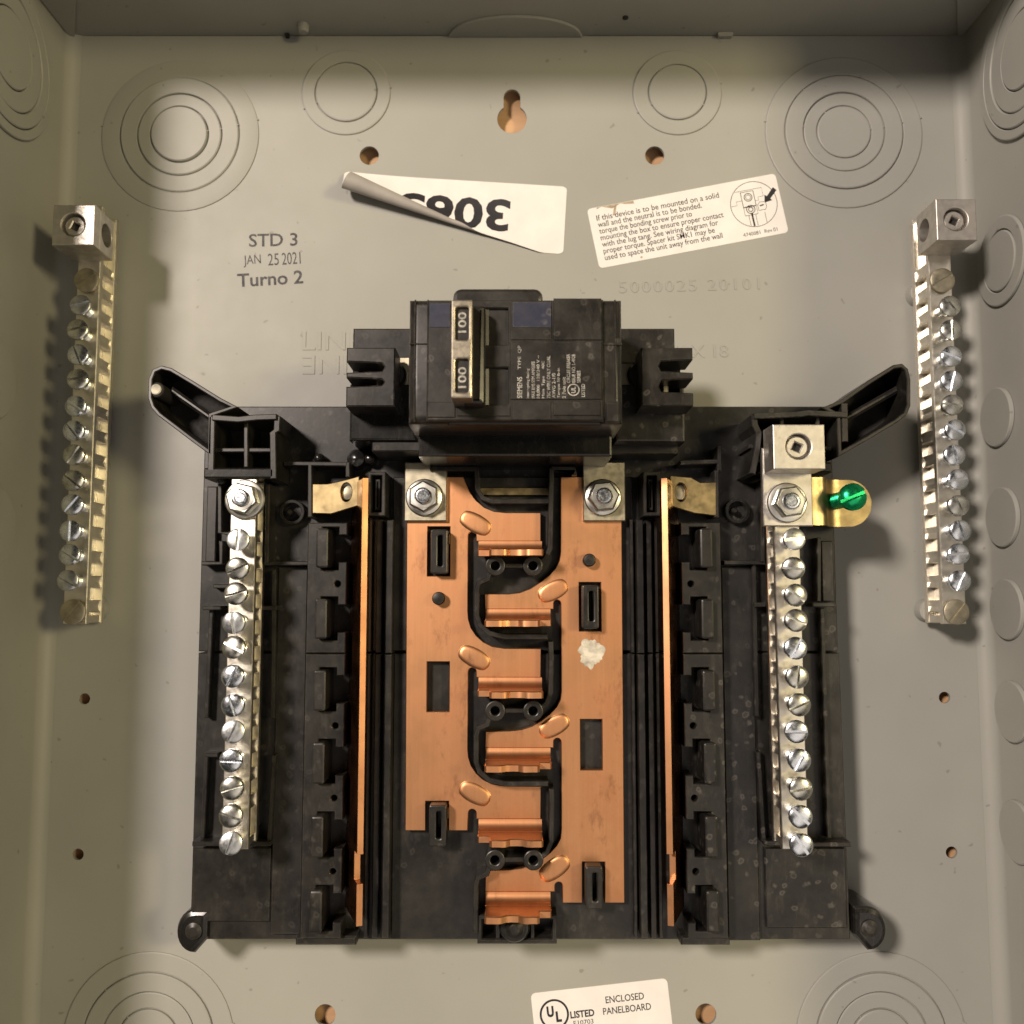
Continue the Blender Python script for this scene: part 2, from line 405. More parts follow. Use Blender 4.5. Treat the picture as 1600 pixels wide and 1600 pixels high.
# ================================================================== LABELS
# curled "3065" label, stuck on upside down
C0, C1, C2, C3 = (Vector(W(*p)) for p in ((540, 271), (886, 292), (880, 397), (533, 378)))
cur = empty('peeling_label', (*W(710, 335), 0))
tag(cur, 'white sticker reading 3065 upside down with its lower left corner curling off', 'label')
ca, cb = Vector(W(545, 308)), Vector(W(864, 399)); ld = (cb - ca).normalized(); ln = Vector((ld.y, -ld.x))
if ln.y > 0: ln = -ln
Lc = (cb - ca).length
def lerp(t, tab):
    for (a, x), (b, y) in zip(tab, tab[1:]):
        if t <= b: return x + (y - x) * max(0, (t - a) / (b - a))
    return tab[-1][1]
def curl(p, off):
    t = (p - ca).dot(ld) / Lc; r = lerp(t, [(0, 3.7), (.50, 1.0), (1, .8)]); lift = 4.2 * max(0, 1 - t) ** 1.2
    d = (p - ca).dot(ln) + lerp(t, [(0, 3.7), (.50, 1.0), (.8, .7), (1, 0)])
    if d <= 0: return (p.x, p.y, .12 + off + lift * max(0, 1 + d / 15) ** 2)
    a = min(d / r, lerp(t, [(0, 6.4), (.42, 6.4), (.66, 1.3), (1, 1.0)])); q = p - ln * d; rr_ = r * (1 - .05 * max(0, a - 2.5)); e = rr_ * math.sin(a) - off * math.sin(a)
    return (q.x + ln.x * e, q.y + ln.y * e, .12 + lift + r - rr_ * math.cos(a) + off * math.cos(a))
def quad(u, v): return C0 * (1 - u) * (1 - v) + C1 * u * (1 - v) + C2 * u * v + C3 * (1 - u) * v
nu, nv = 90, 44
def sheet(off):
    V = []
    for j in range(nv + 1):
        for i in range(nu + 1):
            u, v = i / nu, j / nv
            # small corner radius
            rx = 1.6 / 89; ry = 1.6 / 27
            uu, vv = u, v
            ex = min(v, 1 - v) / ry
            if ex < 1:
                k = rx * (1 - math.sqrt(max(0, 1 - (1 - ex) ** 2))); uu = k + u * (1 - 2 * k)
            V.append(curl(quad(uu, vv), off))
    Fc = [(j * (nu + 1) + i, j * (nu + 1) + i + 1, (j + 1) * (nu + 1) + i + 1, (j + 1) * (nu + 1) + i) for j in range(nv) for i in range(nu)]
    return V, Fc
obj('printed_face', sheet(.05), 'paper', cur, ang=80); obj('adhesive_underside', sheet(-.05), 'backing', cur, ang=80)
tv, tf_, _ = text_geo('3065', .028)
bm = bmesh.new(); vs = [bm.verts.new(v) for v in tv]
for f in tf_:
    try: bm.faces.new([vs[i] for i in f])
    except ValueError: pass
bmesh.ops.triangulate(bm, faces=bm.faces)
for _ in range(3):
    bmesh.ops.subdivide_edges(bm, edges=[e for e in bm.edges if (Vector((e.verts[0].co.x * 43, e.verts[0].co.y * 14)) - Vector((e.verts[1].co.x * 43, e.verts[1].co.y * 14))).length > 1.0], cuts=1)
    bmesh.ops.triangulate(bm, faces=bm.faces)
bm.verts.index_update()
ta, tb = Vector(W(798, 312)), Vector(W(625, 302)); td = tb - ta; tn = Vector((-td.y, td.x)).normalized()   # baseline runs right to left: upside down
if tn.y > 0: tn = -tn
tg = ([curl(ta + td * v.co.x + tn * (14.0 * v.co.y), .14) for v in bm.verts], [tuple(v.index for v in f.verts) for f in bm.faces]); bm.free()
obj('printed_number', tg, 'ink', cur, False)

# bonding instructions
ins = empty('instruction_label', (*W(1072, 346), 0))
tag(ins, 'white sticker with seven lines of small print and a round wiring diagram', 'label')
p0, p1, p3 = Vector(W(917, 327)), Vector(W(1211, 271)), Vector(W(935, 420))
wl = (p1 - p0).length; hl = (p3 - p0).length; la = math.atan2((p1 - p0).y, (p1 - p0).x)
lx = Vector((math.cos(la), math.sin(la))); ly = Vector((-lx.y, lx.x)); lo = p0 - ly * hl
def L(u, v): q = lo + lx * u + ly * v; return (q.x, q.y)
def onlab(g): return xf(g, lambda x, y, z: (*L(x, y), z))
obj('paper', onlab(plate(rrect(0, 0, wl, hl, 1.6), .02, .12, 0)), 'paper', ins)
lines = [('If this device is to be mounted on a solid', 50.3), ('wall and the neutral is to be bonded.', 42.6), ('torque the bonding screw prior to', 38.0), ('mounting the box to ensure proper contact', 50.4),
         ('with the lug tang. See wiring diagram for', 47.6), ('proper torque. Spacer kit SMK1 may be', 45.6), ('used to space the unit away from the wall', 48.2)]
lg = []
for k, (s, w) in enumerate(lines):
    asc = 2.35 if not any(c in s for c in 'gpqy') else 3.0; dsc = 0 if asc == 2.35 else .65
    lg.append(text(s, 3.0, hl - 5.6 - k * 2.78 - dsc, w, asc, .17, bold=.004))
lg.append(text('4740081  Rev.01', wl - 18.2, 1.5, 14, 1.5, .17))
obj('printed_text', onlab(join(*lg)), 'ink', ins, False)
dc = (wl - 11.2, hl / 2 + 1.6)
dia = [ribbon(circ(*dc, 9.4, 48), .22, .14, .17, 0, True)]
def ln_(pts, w=.16): dia.append(ribbon([(dc[0] + a, dc[1] + b) for a, b in pts], w, .14, .17, 0))
def lp_(pts, w=.2): dia.append(ribbon([(dc[0] + a, dc[1] + b) for a, b in pts], w, .14, .17, 0, True))
lp_([(-4.4, -.6), (.8, -.6), (.8, 5.6), (-4.4, 5.6)], .3); lp_([(-4.4, -4.2), (.8, -4.2), (.8, -.8), (-4.4, -.8)], .22)
lp_(circ(-1.7, 3.2, 1.6, 20), .3); lp_(circ(-1.7, 3.2, 1.0, 16), .2); lp_(circ(-1.7, -1.9, 1.7, 20), .3); lp_(circ(-1.7, -1.9, .9, 16), .3)
ln_([(-9.1, .6), (-6.8, .6), (-6.8, 2.2), (-4.5, 2.2)]); ln_([(-6.6, 6.2), (4.4, 6.2), (4.4, 2.6), (2.2, 2.6), (2.2, 1.2), (.9, 1.2)])
ln_([(3.6, -4), (3.6, -8.4)]); ln_([(-3.0, -4.2), (-3.0, -8.6)]); ln_([(-.2, -4.2), (-.2, -9)]); ln_([(-1.6, -3.4), (-1.6, -9)], .7)
lp_([(1.4, -3.0), (4.2, -3.0), (4.8, -2.0), (4.8, .2), (2.4, .4), (1.4, -.6)]); ln_([(2.2, -1.2), (3.9, -.9)], .5)
arrow = [(4.4, -.2), (5.0, 3.0), (5.8, 2.2), (9.0, 5.4), (10.2, 4.0), (7.0, 1.0), (7.6, .2)]
dia.append(plate([(dc[0] + a, dc[1] + b) for a, b in arrow], .14, .18, 0))
obj('printed_diagram', onlab(join(*dia)), 'ink', ins, False)
rnd = random.Random(3)
st = [plate([(u + rnd.uniform(-.3, .3), hl - .9 + .8 * math.sin(k * 1.7) * (k % 2)) for k, u in enumerate([4, 6, 8, 10, 12, 14, 16, 19])] + [(19, hl - .1), (4, hl - .1)], .125, .15, 0),
      plate([(9.6, hl - 4.6), (10.4, hl - 2.6), (11, hl - 1.0), (12, hl - .8), (11.4, hl - 2.6), (10.8, hl - 4.6)], .125, .15, 0), plate(circ(17.5, 1.3, .5, 7), .125, .15, 0)]
obj('glue_stain', onlab(join(*st)), 'stain', ins, False)

# listing label at the foot
lis = empty('listing_label', (*W(938, 1585), 0))
tag(lis, 'white listing sticker with a circled UL mark at the foot of the box', 'label')
p0, p1 = Vector(W(829, 1552)), Vector(W(1042, 1528)); wl = (p1 - p0).length; la = math.atan2((p1 - p0).y, (p1 - p0).x); hl = 27
lx = Vector((math.cos(la), math.sin(la))); ly = Vector((-lx.y, lx.x)); lo = p0 - ly * hl
obj('paper', onlab(plate(rrect(0, 0, wl, hl, 1.8), .02, .12, 0)), 'paper', lis)
uc = (8.0, hl - 8.4)
obj('printed_text', onlab(join(ribbon(circ(*uc, 5.1, 40), .75, .14, .17, 0, True), text('U', uc[0] - 2.7, uc[1] - .9, 2.6, 4.0, .17, bold=.05), text('L', uc[0] + .5, uc[1] - 2.9, 2.1, 3.9, .17, bold=.05),
    text('LISTED', 13.9, hl - 10.6, 9.0, 2.6, .17, bold=.03), text('E10703', 14.8, hl - 13.2, 7.4, 1.7, .17), text('ENCLOSED', 27.6, hl - 6.6, 14.4, 2.5, .17, bold=.008), text('PANELBOARD', 26.2, hl - 10.6, 18.0, 2.5, .17, bold=.008))), 'ink', lis, False)

# ================================================================== SCREWS, NUTS, LUGS
def screw_geo(rh=3.85, hh=2.3, rs=2.5, sl=5.2, slot=.5):
    gs = []
    prof = [(rs, -1.0)]
    z = 0.0
    while z < sl - .3:
        prof += [(rs, z), (rs - .34, z + .22), (rs, z + .44)]; z += .8
    prof += [(rs, sl - .1)]
    gs.append(lathe(0, 0, prof, 20))
    gs.append(lathe(0, 0, [(rh - .5, sl - .1), (rh, sl + .25), (rh, sl + 1.1), (rh - .1, sl + 1.2)], 24))
    def dome(x, y): return sl + 1.2 + (hh - 1.2) * math.sqrt(max(0, 1 - (x * x + y * y) / (rh + .05) ** 2 * .93))
    for s in (1, -1):
        rows, cols = 7, 12; V = []
        for j in range(rows + 1):
            y = slot + (rh * .995 - slot) * math.sin(j / rows * math.pi / 2)
            hx = math.sqrt(max(0.0004, rh * rh - y * y))
            for i in range(cols + 1):
                x = -hx * math.cos(math.pi * i / cols); V.append((x, s * y, dome(x, y)))
        Fc = [(j * (cols + 1) + i, j * (cols + 1) + i + 1, (j + 1) * (cols + 1) + i + 1, (j + 1) * (cols + 1) + i) for j in range(rows) for i in range(cols)]
        n = len(V)
        for i in range(cols + 1): V.append((V[i][0], s * slot, sl + 1.0))
        Fc += [(i, i + 1, n + i + 1, n + i) for i in range(cols)]
        # rim
        rim = [j * (cols + 1) for j in range(rows + 1)][::-1]; rim2 = [j * (cols + 1) + cols for j in range(rows + 1)]
        for seq in (rim, rim2):
            b = len(V); V += [(V[i][0], V[i][1], sl + 1.0) for i in seq]
            Fc += [(seq[k], seq[k + 1], b + k + 1, b + k) for k in range(len(seq) - 1)]
        gs.append((V, Fc))
    return join(*gs)
SCREW = raw_mesh('terminal_screw', *screw_geo(), 'zinc', ang=38)
SCREWS = [SCREW, raw_mesh('terminal_screw', *screw_geo(3.8, 2.1, 2.5, 5.4, .62), plain('dull_zinc_plating', (.66, .68, .69), .34, 1, 350, .25), ang=38), raw_mesh('terminal_screw', *screw_geo(3.9, 2.5, 2.5, 5.0, .42), plain('stained_zinc_plating', (.74, .74, .68), .28, 1, 220, .35), ang=38)]
FLAT = raw_mesh('flush_screw', *screw_geo(4.6, 1.9, 3.0, .4, .5), 'plate', ang=38)
GREEN = raw_mesh('bonding_screw', *screw_geo(4.7, 4.2, 3.0, 12.6, .7), 'green', ang=38)
def put_screw(name, me, x, y, z, parent, rz=None, tilt=.05):
    return inst(name, me, (x, y, z), parent, (random.uniform(-tilt, tilt), random.uniform(-tilt, tilt), random.uniform(0, 3.14) if rz is None else rz))
def hexloop(cx, cy, r, a0): return [(cx + r * math.cos(a0 + k * math.pi / 3), cy + r * math.sin(a0 + k * math.pi / 3)) for k in range(6)]
def nut(cx, cy, z, parent, a0=.3, rw=6.7):
    w = obj('washer', lathe(cx, cy, [(rw, z), (rw, z + .9), (rw - .4, z + 1.3), (5.2, z + 1.7)], 36), 'nutzinc', parent)
    obj('hex_nut', join(plate(hexloop(cx, cy, 5.7, a0), z + 1.3, z + 5.6, .55), lathe(cx, cy, [(4.45, z + 5.3), (4.3, z + 5.85), (3.2, z + 5.9), (3.1, z + 5.3)], 30)), 'nutzinc', w)
    obj('stud', lathe(cx, cy, [(2.9, z), (2.9, z + 6.6), (2.45, z + 7.1), (1.9, z + 7.15), (1.6, z + 6.8)], 24), 'zinc', w)
def lug(x0, x1, y0, y1, z0, z1, parent):
    cx, cy = (x0 + x1) / 2, (y0 + y1) / 2; zs = z1 - 4.5
    low = xf(plate(rect(y0, z0, y1, zs), x0, x1, .25, [circ(cy, (z0 + zs) / 2, min(4.3, (zs - z0) / 2 - .9), 26)]), lambda a, b, c: (c, a, b))
    o = obj('lug', join(low, plate(rect(x0, y0, x1, y1), zs + .01, z1, .35, [circ(cx - .2, cy + .1, 4.35, 30)], 2)), 'alu', parent)
    obj('set_screw', join(plate(circ(cx - .2, cy + .1, 3.75, 26), zs + .1, z1 - 1.5, .4, [circ(cx - .2, cy + .1, 1.9, 4, .35)]), plate(circ(cx - .2, cy + .1, 4.3, 20), zs + .02, zs + .3, 0)), 'alu', o)
    obj('socket', plate(circ(cx - .2, cy + .1, 1.88, 4, .35), zs + .3, zs + .6, 0), 'dark', o)
    return o
def bar_geo(x0, x1, y0, y1, z0, z1, pitch, phase):
    gs = [box(x0, x1, y0, y1, z1 - 2.3, z1, .25), box(x0, x1, y0, y1, z0, z0 + 2.4, .25), box(x0 + 2.9, x1 - 2.9, y0 + .5, y1 - .5, z0 + 2.4, z1 - 2.3, 0)]
    y = y0 + .4; gs.append(box(x0 + .5, x1 - .5, y, y + 2.6, z0 + 2.4, z1 - 2.3, 0))
    y = y1 + phase
    while y - pitch * .52 > y0 + 3.2:
        if y < y1 - .2: gs.append(plate([(x0 + 1.0, y - pitch * .50), (x1 - 1.0, y - pitch * .50), (x1 - .55, y - pitch * .47), (x1 - .9, y - pitch * .26), (x1 - .55, y - pitch * .05), (x1 - 1.0, y), (x0 + 1.0, y), (x0 + .55, y - pitch * .05), (x0 + .9, y - pitch * .26), (x0 + .55, y - pitch * .47)], z0 + 2.4, z1 - 2.3, 0))
        y -= pitch
    return join(*gs)
PITCH = 9.2
def ground_bar(x0, x1, label, lug_px, side):
    y0, y1 = WY(975, 19), WY(322, 19)
    r = empty('ground_bar', ((x0 + x1) / 2, (y0 + y1) / 2, 0)); tag(r, label, 'ground bar', 'ground bars on the back sheet')
    obj('bar', bar_geo(x0, x1, y0, y1, 4.02, 19, PITCH, -21), 'tin', r)
    cx = (x0 + x1) / 2; ys = WY(478, 26)
    for k in range(12): put_screw('terminal_screw', random.choice(SCREWS), cx + random.uniform(-.15, .15), ys - k * PITCH * 1.003, 19 + random.uniform(-.9, .9), r, None, .09)
    put_screw('flush_screw', FLAT, cx, WY(440, 19), 19, r, .5, 0); put_screw('flush_screw', FLAT, cx, WY(956, 19), 19, r, .9, 0)
    q = prect(*lug_px, 35); lug(q[0][0], q[1][0], q[0][1], q[2][1], 17.0 + 2.02, 35, r)
    return r
ground_bar(-164.8, -156.3, 'plated ground bar with a row of screws, left of the STD 3 stamp', (82, 320, 148, 383), 1)
ground_bar(158.2, 166.7, 'plated ground bar with a row of screws on the right, below the bigger right knockout', (1463, 311, 1526, 375), -1)

# ================================================================== BLACK PLASTIC BASE
bx0, bx1 = -114.4, 119.0; yt, yb, ym = WY(635, 20), WY(1468, 20), WY(1019, 20)
base = empty('breaker_base', (2, (yt + yb) / 2, 0)); tag(base, 'black moulded plastic mounting base with guide arms that carries the copper bus bars', 'panel base')
obj('base_plate', plate([(bx0, ym + .22), (bx1, ym + .22), (bx1, yt), (bx0, yt)], 0.6, 20, .4), 'black_wet', base)
obj('base_plate', plate([(bx0, yb), (bx1 + 1.2, yb), (bx1 + .4, ym - .22), (bx0, ym - .22)], 0.6, 20, .4), 'black', base)
def bp(name, geo, mat='black', parent=base, ang=20): return obj(name, geo, mat, parent, ang=ang)
# feet at the lower corners
for px, py, s in ((303, 1452, -1), (1358, 1448, 1)):
    c = W(px, py, 22)
    f = bp('corner_foot', join(plate([(c[0] + s * 6.5 * math.cos(t), c[1] - 1 + 7.5 * math.sin(t)) for t in [-1.6 + 3.2 * k / 12 for k in range(13)]] + [(c[0] - s * 5, c[1] + 6.5), (c[0] - s * 5, c[1] - 3)], .6, 22, 1.8, (), 2)), 'gloss')
    obj('boss', lathe(c[0], c[1] - .5, [(3.2, 21.5), (2.9, 22.6), (1.6, 23.2), (.1, 23.3)], 18), 'black', f)
# guide arms: open channels reaching up and out from the two upper corners
armL = [(372, 636), (345, 622), (300, 594), (268, 575), (252, 571), (238, 577), (232, 592), (231, 622), (236, 637), (246, 649), (300, 690), (330, 712), (331, 650)]
armR = [(1284, 637), (1314, 625), (1355, 596), (1396, 570), (1410, 568), (1419, 576), (1423, 592), (1423, 634), (1417, 648), (1402, 660), (1360, 685), (1327, 704), (1310, 714), (1308, 650)]
for pts, hole, mid in ((armL, (243, 608), [(262, 606), (332, 655)]), (armR, None, [(1408, 605), (1320, 655)])):
    q = WP(pts, 40)
    if area2(q) < 0: q.reverse()
    ins_ = inset(q, 1.3)
    a = bp('guide_arm', plate(q, 17.5, 40, .3, [ins_]), 'black')
    obj('arm_floor', plate(inset(q, 1.0), 17.6, 22.0, .2), 'dark', a)
    if hole: obj('disc_post', lathe(*W(*hole, 40), [(2.7, 21), (2.7, 38.8), (2.4, 39.2), (0, 39.25)], 20), 'dark', a); obj('lit_hole_disc', lathe(*W(*hole, 40), [(1.9, 39.2), (1.9, 39.7), (1.6, 40.0), (0, 40.05)], 18), 'chalk', a)  # added pale disc paints the lit back sheet seen through the arm's hole
    obj('arm_rib', ribbon(WP(mid, 35), 2.4, 21.9, 33, .9), 'black', a)
# rib boxes at the roots of the arms
def rib(name, pts, h, w=1.5, z0=19.5, mat='black', bev=.3): return bp(name, ribbon(WP(pts, h), w, z0, h, bev), mat)
rib('rib', [(331, 652), (372, 655), (400, 652), (432, 651)], 41, 2.0); rib('rib', [(384, 655), (384, 730)], 37); rib('rib', [(331, 703), (428, 703)], 36); rib('rib', [(433, 650), (432, 672), (426, 676), (427, 748)], 40, 2.2)
rib('rib', [(331, 650), (329, 735)], 40, 2.2); bp('shelf', pbox(318, 731, 428, 747, 19.5, 40, .6), 'gloss')
rib('rib', [(1178, 648), (1180, 664), (1186, 676), (1184, 700), (1176, 740)], 40, 2.2); rib('rib', [(1178, 650), (1250, 647), (1262, 645), (1325, 648)], 41, 2.0); rib('rib', [(1278, 650), (1278, 725)], 37)
rib('rib', [(1320, 630), (1321, 690)], 40, 2.2); rib('rib', [(1170, 697), (1300, 700)], 36); rib('rib', [(1222, 650), (1222, 690)], 36); bp('shelf', pbox(1184, 722, 1300, 738, 19.5, 34, .6), 'gloss')
# framing ribs of the two trays
for pts, h in (([(443, 724), (543, 725)], 31), ([(484, 725), (484, 808)], 31), ([(543, 722), (543, 745)], 31), ([(411, 880), (482, 880)], 27), ([(316, 950), (345, 950)], 27), ([(405, 950), (432, 950)], 27),
               ([(300, 1319), (345, 1319)], 27), ([(385, 1319), (422, 1319)], 27), ([(343, 756), (343, 832), (362, 834)], 30), ([(418, 756), (416, 880)], 30), ([(345, 845), (345, 880), (314, 880)], 27),
               ([(428, 890), (426, 1122)], 25), ([(428, 1180), (420, 1315)], 25), ([(364, 755), (405, 755)], 28), ([(333, 916), (360, 916)], 24), ([(330, 950), (322, 1122)], 24), ([(322, 1180), (316, 1310)], 24), ([(318, 1180), (340, 1180)], 24),
               ([(1063, 723), (1124, 721)], 31), ([(1120, 735), (1120, 808)], 31), ([(1125, 697), (1124, 735)], 31), ([(1192, 750), (1192, 878)], 28), ([(1132, 879), (1196, 879)], 27), ([(1179, 945), (1196, 945)], 27),
               ([(1270, 945), (1305, 945)], 27), ([(1280, 840), (1280, 940)], 25), ([(1285, 950), (1296, 1310)], 24), ([(1195, 1318), (1225, 1318)], 27), ([(1270, 1320), (1330, 1320)], 27), ([(1178, 880), (1183, 1120)], 25), ([(1185, 1175), (1194, 1315)], 25)):
    rib('rib', pts, h, 1.5, 19.5, 'black' if pts[0][0] < 800 else 'black_wet')
bp('tray_plate', pbox(428, 885, 476, 1460, 19.5, 22.5, .5), 'black'); bp('tray_plate', pbox(1132, 885, 1182, 1470, 19.5, 22.5, .5), 'black_wet')
bp('tray_plate', pbox(300, 1325, 423, 1440, 19.5, 21.6, .4), 'black'); bp('tray_plate', pbox(1196, 1325, 1322, 1450, 19.5, 21.6, .4), 'black_wet')
bp('tray_plate', pbox(322, 760, 338, 878, 19.5, 23, .4), 'black'); bp('tray_plate', pbox(1284, 845, 1303, 940, 19.5, 22.5, .4), 'black_wet')
# studs, rivet heads
for px, py, r, h in ((456, 800, 3.2, 24), (1153, 798, 3.2, 24)):
    c = W(px, py, h); f = bp('stud_hole', join(ribbon(circ(*c, r + .8, 20), 1.2, 19.5, h, .2, True)), 'gloss'); obj('pin', lathe(c[0] - 1, c[1], [(1.1, 19), (1.1, h), (.6, h + .6)], 12), 'black', f)
for px, py, r in ((556, 716, 3.6), (577, 716, 2.2), (497, 715, 1.9)):
    c = W(px, py, 26); bp('moulded_boss', lathe(*c, [(r, 19.5), (r, 24), (r * .8, 25.3), (r * .4, 26), (.05, 26.2)], 18), 'gloss')
# breaker hook rails: notched strip with an upright tab in each of six positions
Y0 = WY(857, 30); YF = WY(1466, 30)
for s, xo, xi in ((1, 476, 538), (-1, 1131, 1069)):
    x_o, x_i = WX(xo, 1100, 30), WX(xi, 1100, 30)
    def X(p): return WX(p, 1000, 30) if s > 0 else -WX(p, 1000, 30) + 1.6
    for part in (0, 1):
        ytop, ybot = ((Y0 + 9.2, Y0 - 37.0) if part == 0 else (Y0 - 37.4, YF))
        pts = [(x_o, ytop), (x_i, ytop)]; hl_ = []
        for k in ((0, 1) if part == 0 else (2, 3, 4, 5)):
            yc = Y0 - 24.9 * k
            pts += [(x_i, yc + 4.9), (X(527), yc + 4.9), (X(527), yc + 7.7), (X(500), yc + 7.7), (X(500), yc - 7.7), (X(527), yc - 7.7), (X(527), yc - 4.9), (x_i, yc - 4.9)]
            hl_.append(circ(X(526), yc - 12.6, 1.15, 14))
            if yc - 13.8 < YF: hl_.pop()
        pts += [(x_i, ybot), (x_o, ybot)]
        strip = bp('hook_rail', plate(pts, 19.5, 30, .3, [h for h in hl_ if min(p[1] for p in h) > ybot + .5]), 'black' if s > 0 else 'black_wet')
        for k in ((0, 1) if part == 0 else (2, 3, 4, 5)):
            yc = Y0 - 24.9 * k; xa, xb = sorted((X(494.5), X(514)))
            h = obj('breaker_hook', plate(rrect(xa, yc - 7.0, xb, yc + 7.0, .9), 19.6, 34, .7, (), 2), 'black' if s > 0 else 'black_wet', strip)
    bp('rail_foot', plate(rect(*([min(x_o, x_i) - 2, WY(1477, 28), max(x_o, x_i) + (5 if s > 0 else 1), YF - .1])), 8, 28, .6), 'black')
# long ridges on both sides of the bus bars
for px, h, w in ((590, 27, 2.2), (606, 30, 2.4), (576, 24, 1.4), (1017, 27, 2.0), (1003, 30, 2.4), (1028, 24, 1.4), (990, 27, 1.2)):
    xw = WX(px, 1100, h)
    for a, b in ((WY(812, h), ym + .25), (ym - .25, WY(1466, h))): bp('ridge', box(xw - w / 2, xw + w / 2, b, a, 19.5, h, .3), 'black')
bp('bus_seat', pbox(613, 745, 990, 1017, 19.5, 23.5, .4), 'black'); bp('bus_seat', pbox(613, 1021, 992, 1468, 19.5, 23.5, .4), 'black')
# sockets at the head of the rails
for xa, xb in ((574, 602), (1005, 1032)):
    q = prect(xa, 737, xb, 806, 34); f = bp('rail_socket', plate(q, 19.5, 34, .3, [inset(q, 1.3)]), 'black')
    q2 = inset(q, 2.2); obj('socket_liner', plate(q2, 19.5, 31, .3, [inset(q2, 1.1)]), 'black', f)
    e = inset(q2, 1.4); obj('contact', plate(rect(e[0][0], e[0][1], (e[0][0] + e[1][0]) / 2, e[2][1]), 20, 28, .2), 'plate', f)
# winding barrier between the two combs of the bus bars, with pairs of screw tubes
ZB = 33.0
for k in range(3):
    dy = -50.6 * k
    def P(pts): return [(x, y + dy) for x, y in WP(pts, ZB)]
    top = [(862, 731), (861, 790), (860, 856), (853, 873), (842, 882)] if k == 0 else [(860, 779), (861, 800), (860, 856), (853, 873), (842, 882)]
    bp('barrier_rib', ribbon(P(top), 1.7, 23, ZB, .3), 'black')
    bp('barrier_rib', ribbon(P([(823, 884), (783, 884)]), 1.5, 23, ZB - .3, .3), 'black')
    low = [(766, 891), (762, 905), (748, 911), (745, 922), (744.5, 961), (750, 977), (765, 990), (790, 995), (856, 995)] if k < 2 else [(766, 891), (762, 905), (748, 911), (745, 922), (744.5, 992)]
    bp('barrier_rib', ribbon(P(low), 1.8, 23, ZB, .3), 'black')
    for px in (774, 832.5):
        c = P([(px, 884)])[0]; bp('screw_tube', plate(circ(*c, 3.5, 22), 23, ZB + .4, .4, [circ(*c, 1.6, 18)], 2), 'black')
rib('barrier_rib', [(745, 729), (746, 765), (754, 778), (768, 783), (858, 783)], 30, 1.8, 23); rib('barrier_rib', [(862, 732), (898, 732), (898, 742)], 33, 1.7, 23); rib('barrier_rib', [(672, 732), (745, 732)], 31, 1.7, 23)
bp('brass_bridge', pbox(750, 762, 857, 774, 23.4, 25.4, .2), 'brass')
# foot box and its round boss
q = prect(746, 1430, 870, 1475, 32); f = bp('foot_box', plate(q, 2, 32, .4, [inset(q, 1.6)]), 'black')
c = W(804, 1452, 36); obj('boss', join(lathe(*c, [(5.4, 2), (5.4, 33), (4.6, 34.4), (4.0, 34.5)], 26), lathe(*c, [(3.2, 34), (3.1, 36), (1.6, 37), (.1, 37.2)], 20)), 'black', f)
for px in (778, 832): obj('web', ribbon(WP([(px, 1440), (px, 1473)], 31), 1.3, 20, 31, .2), 'black', f)

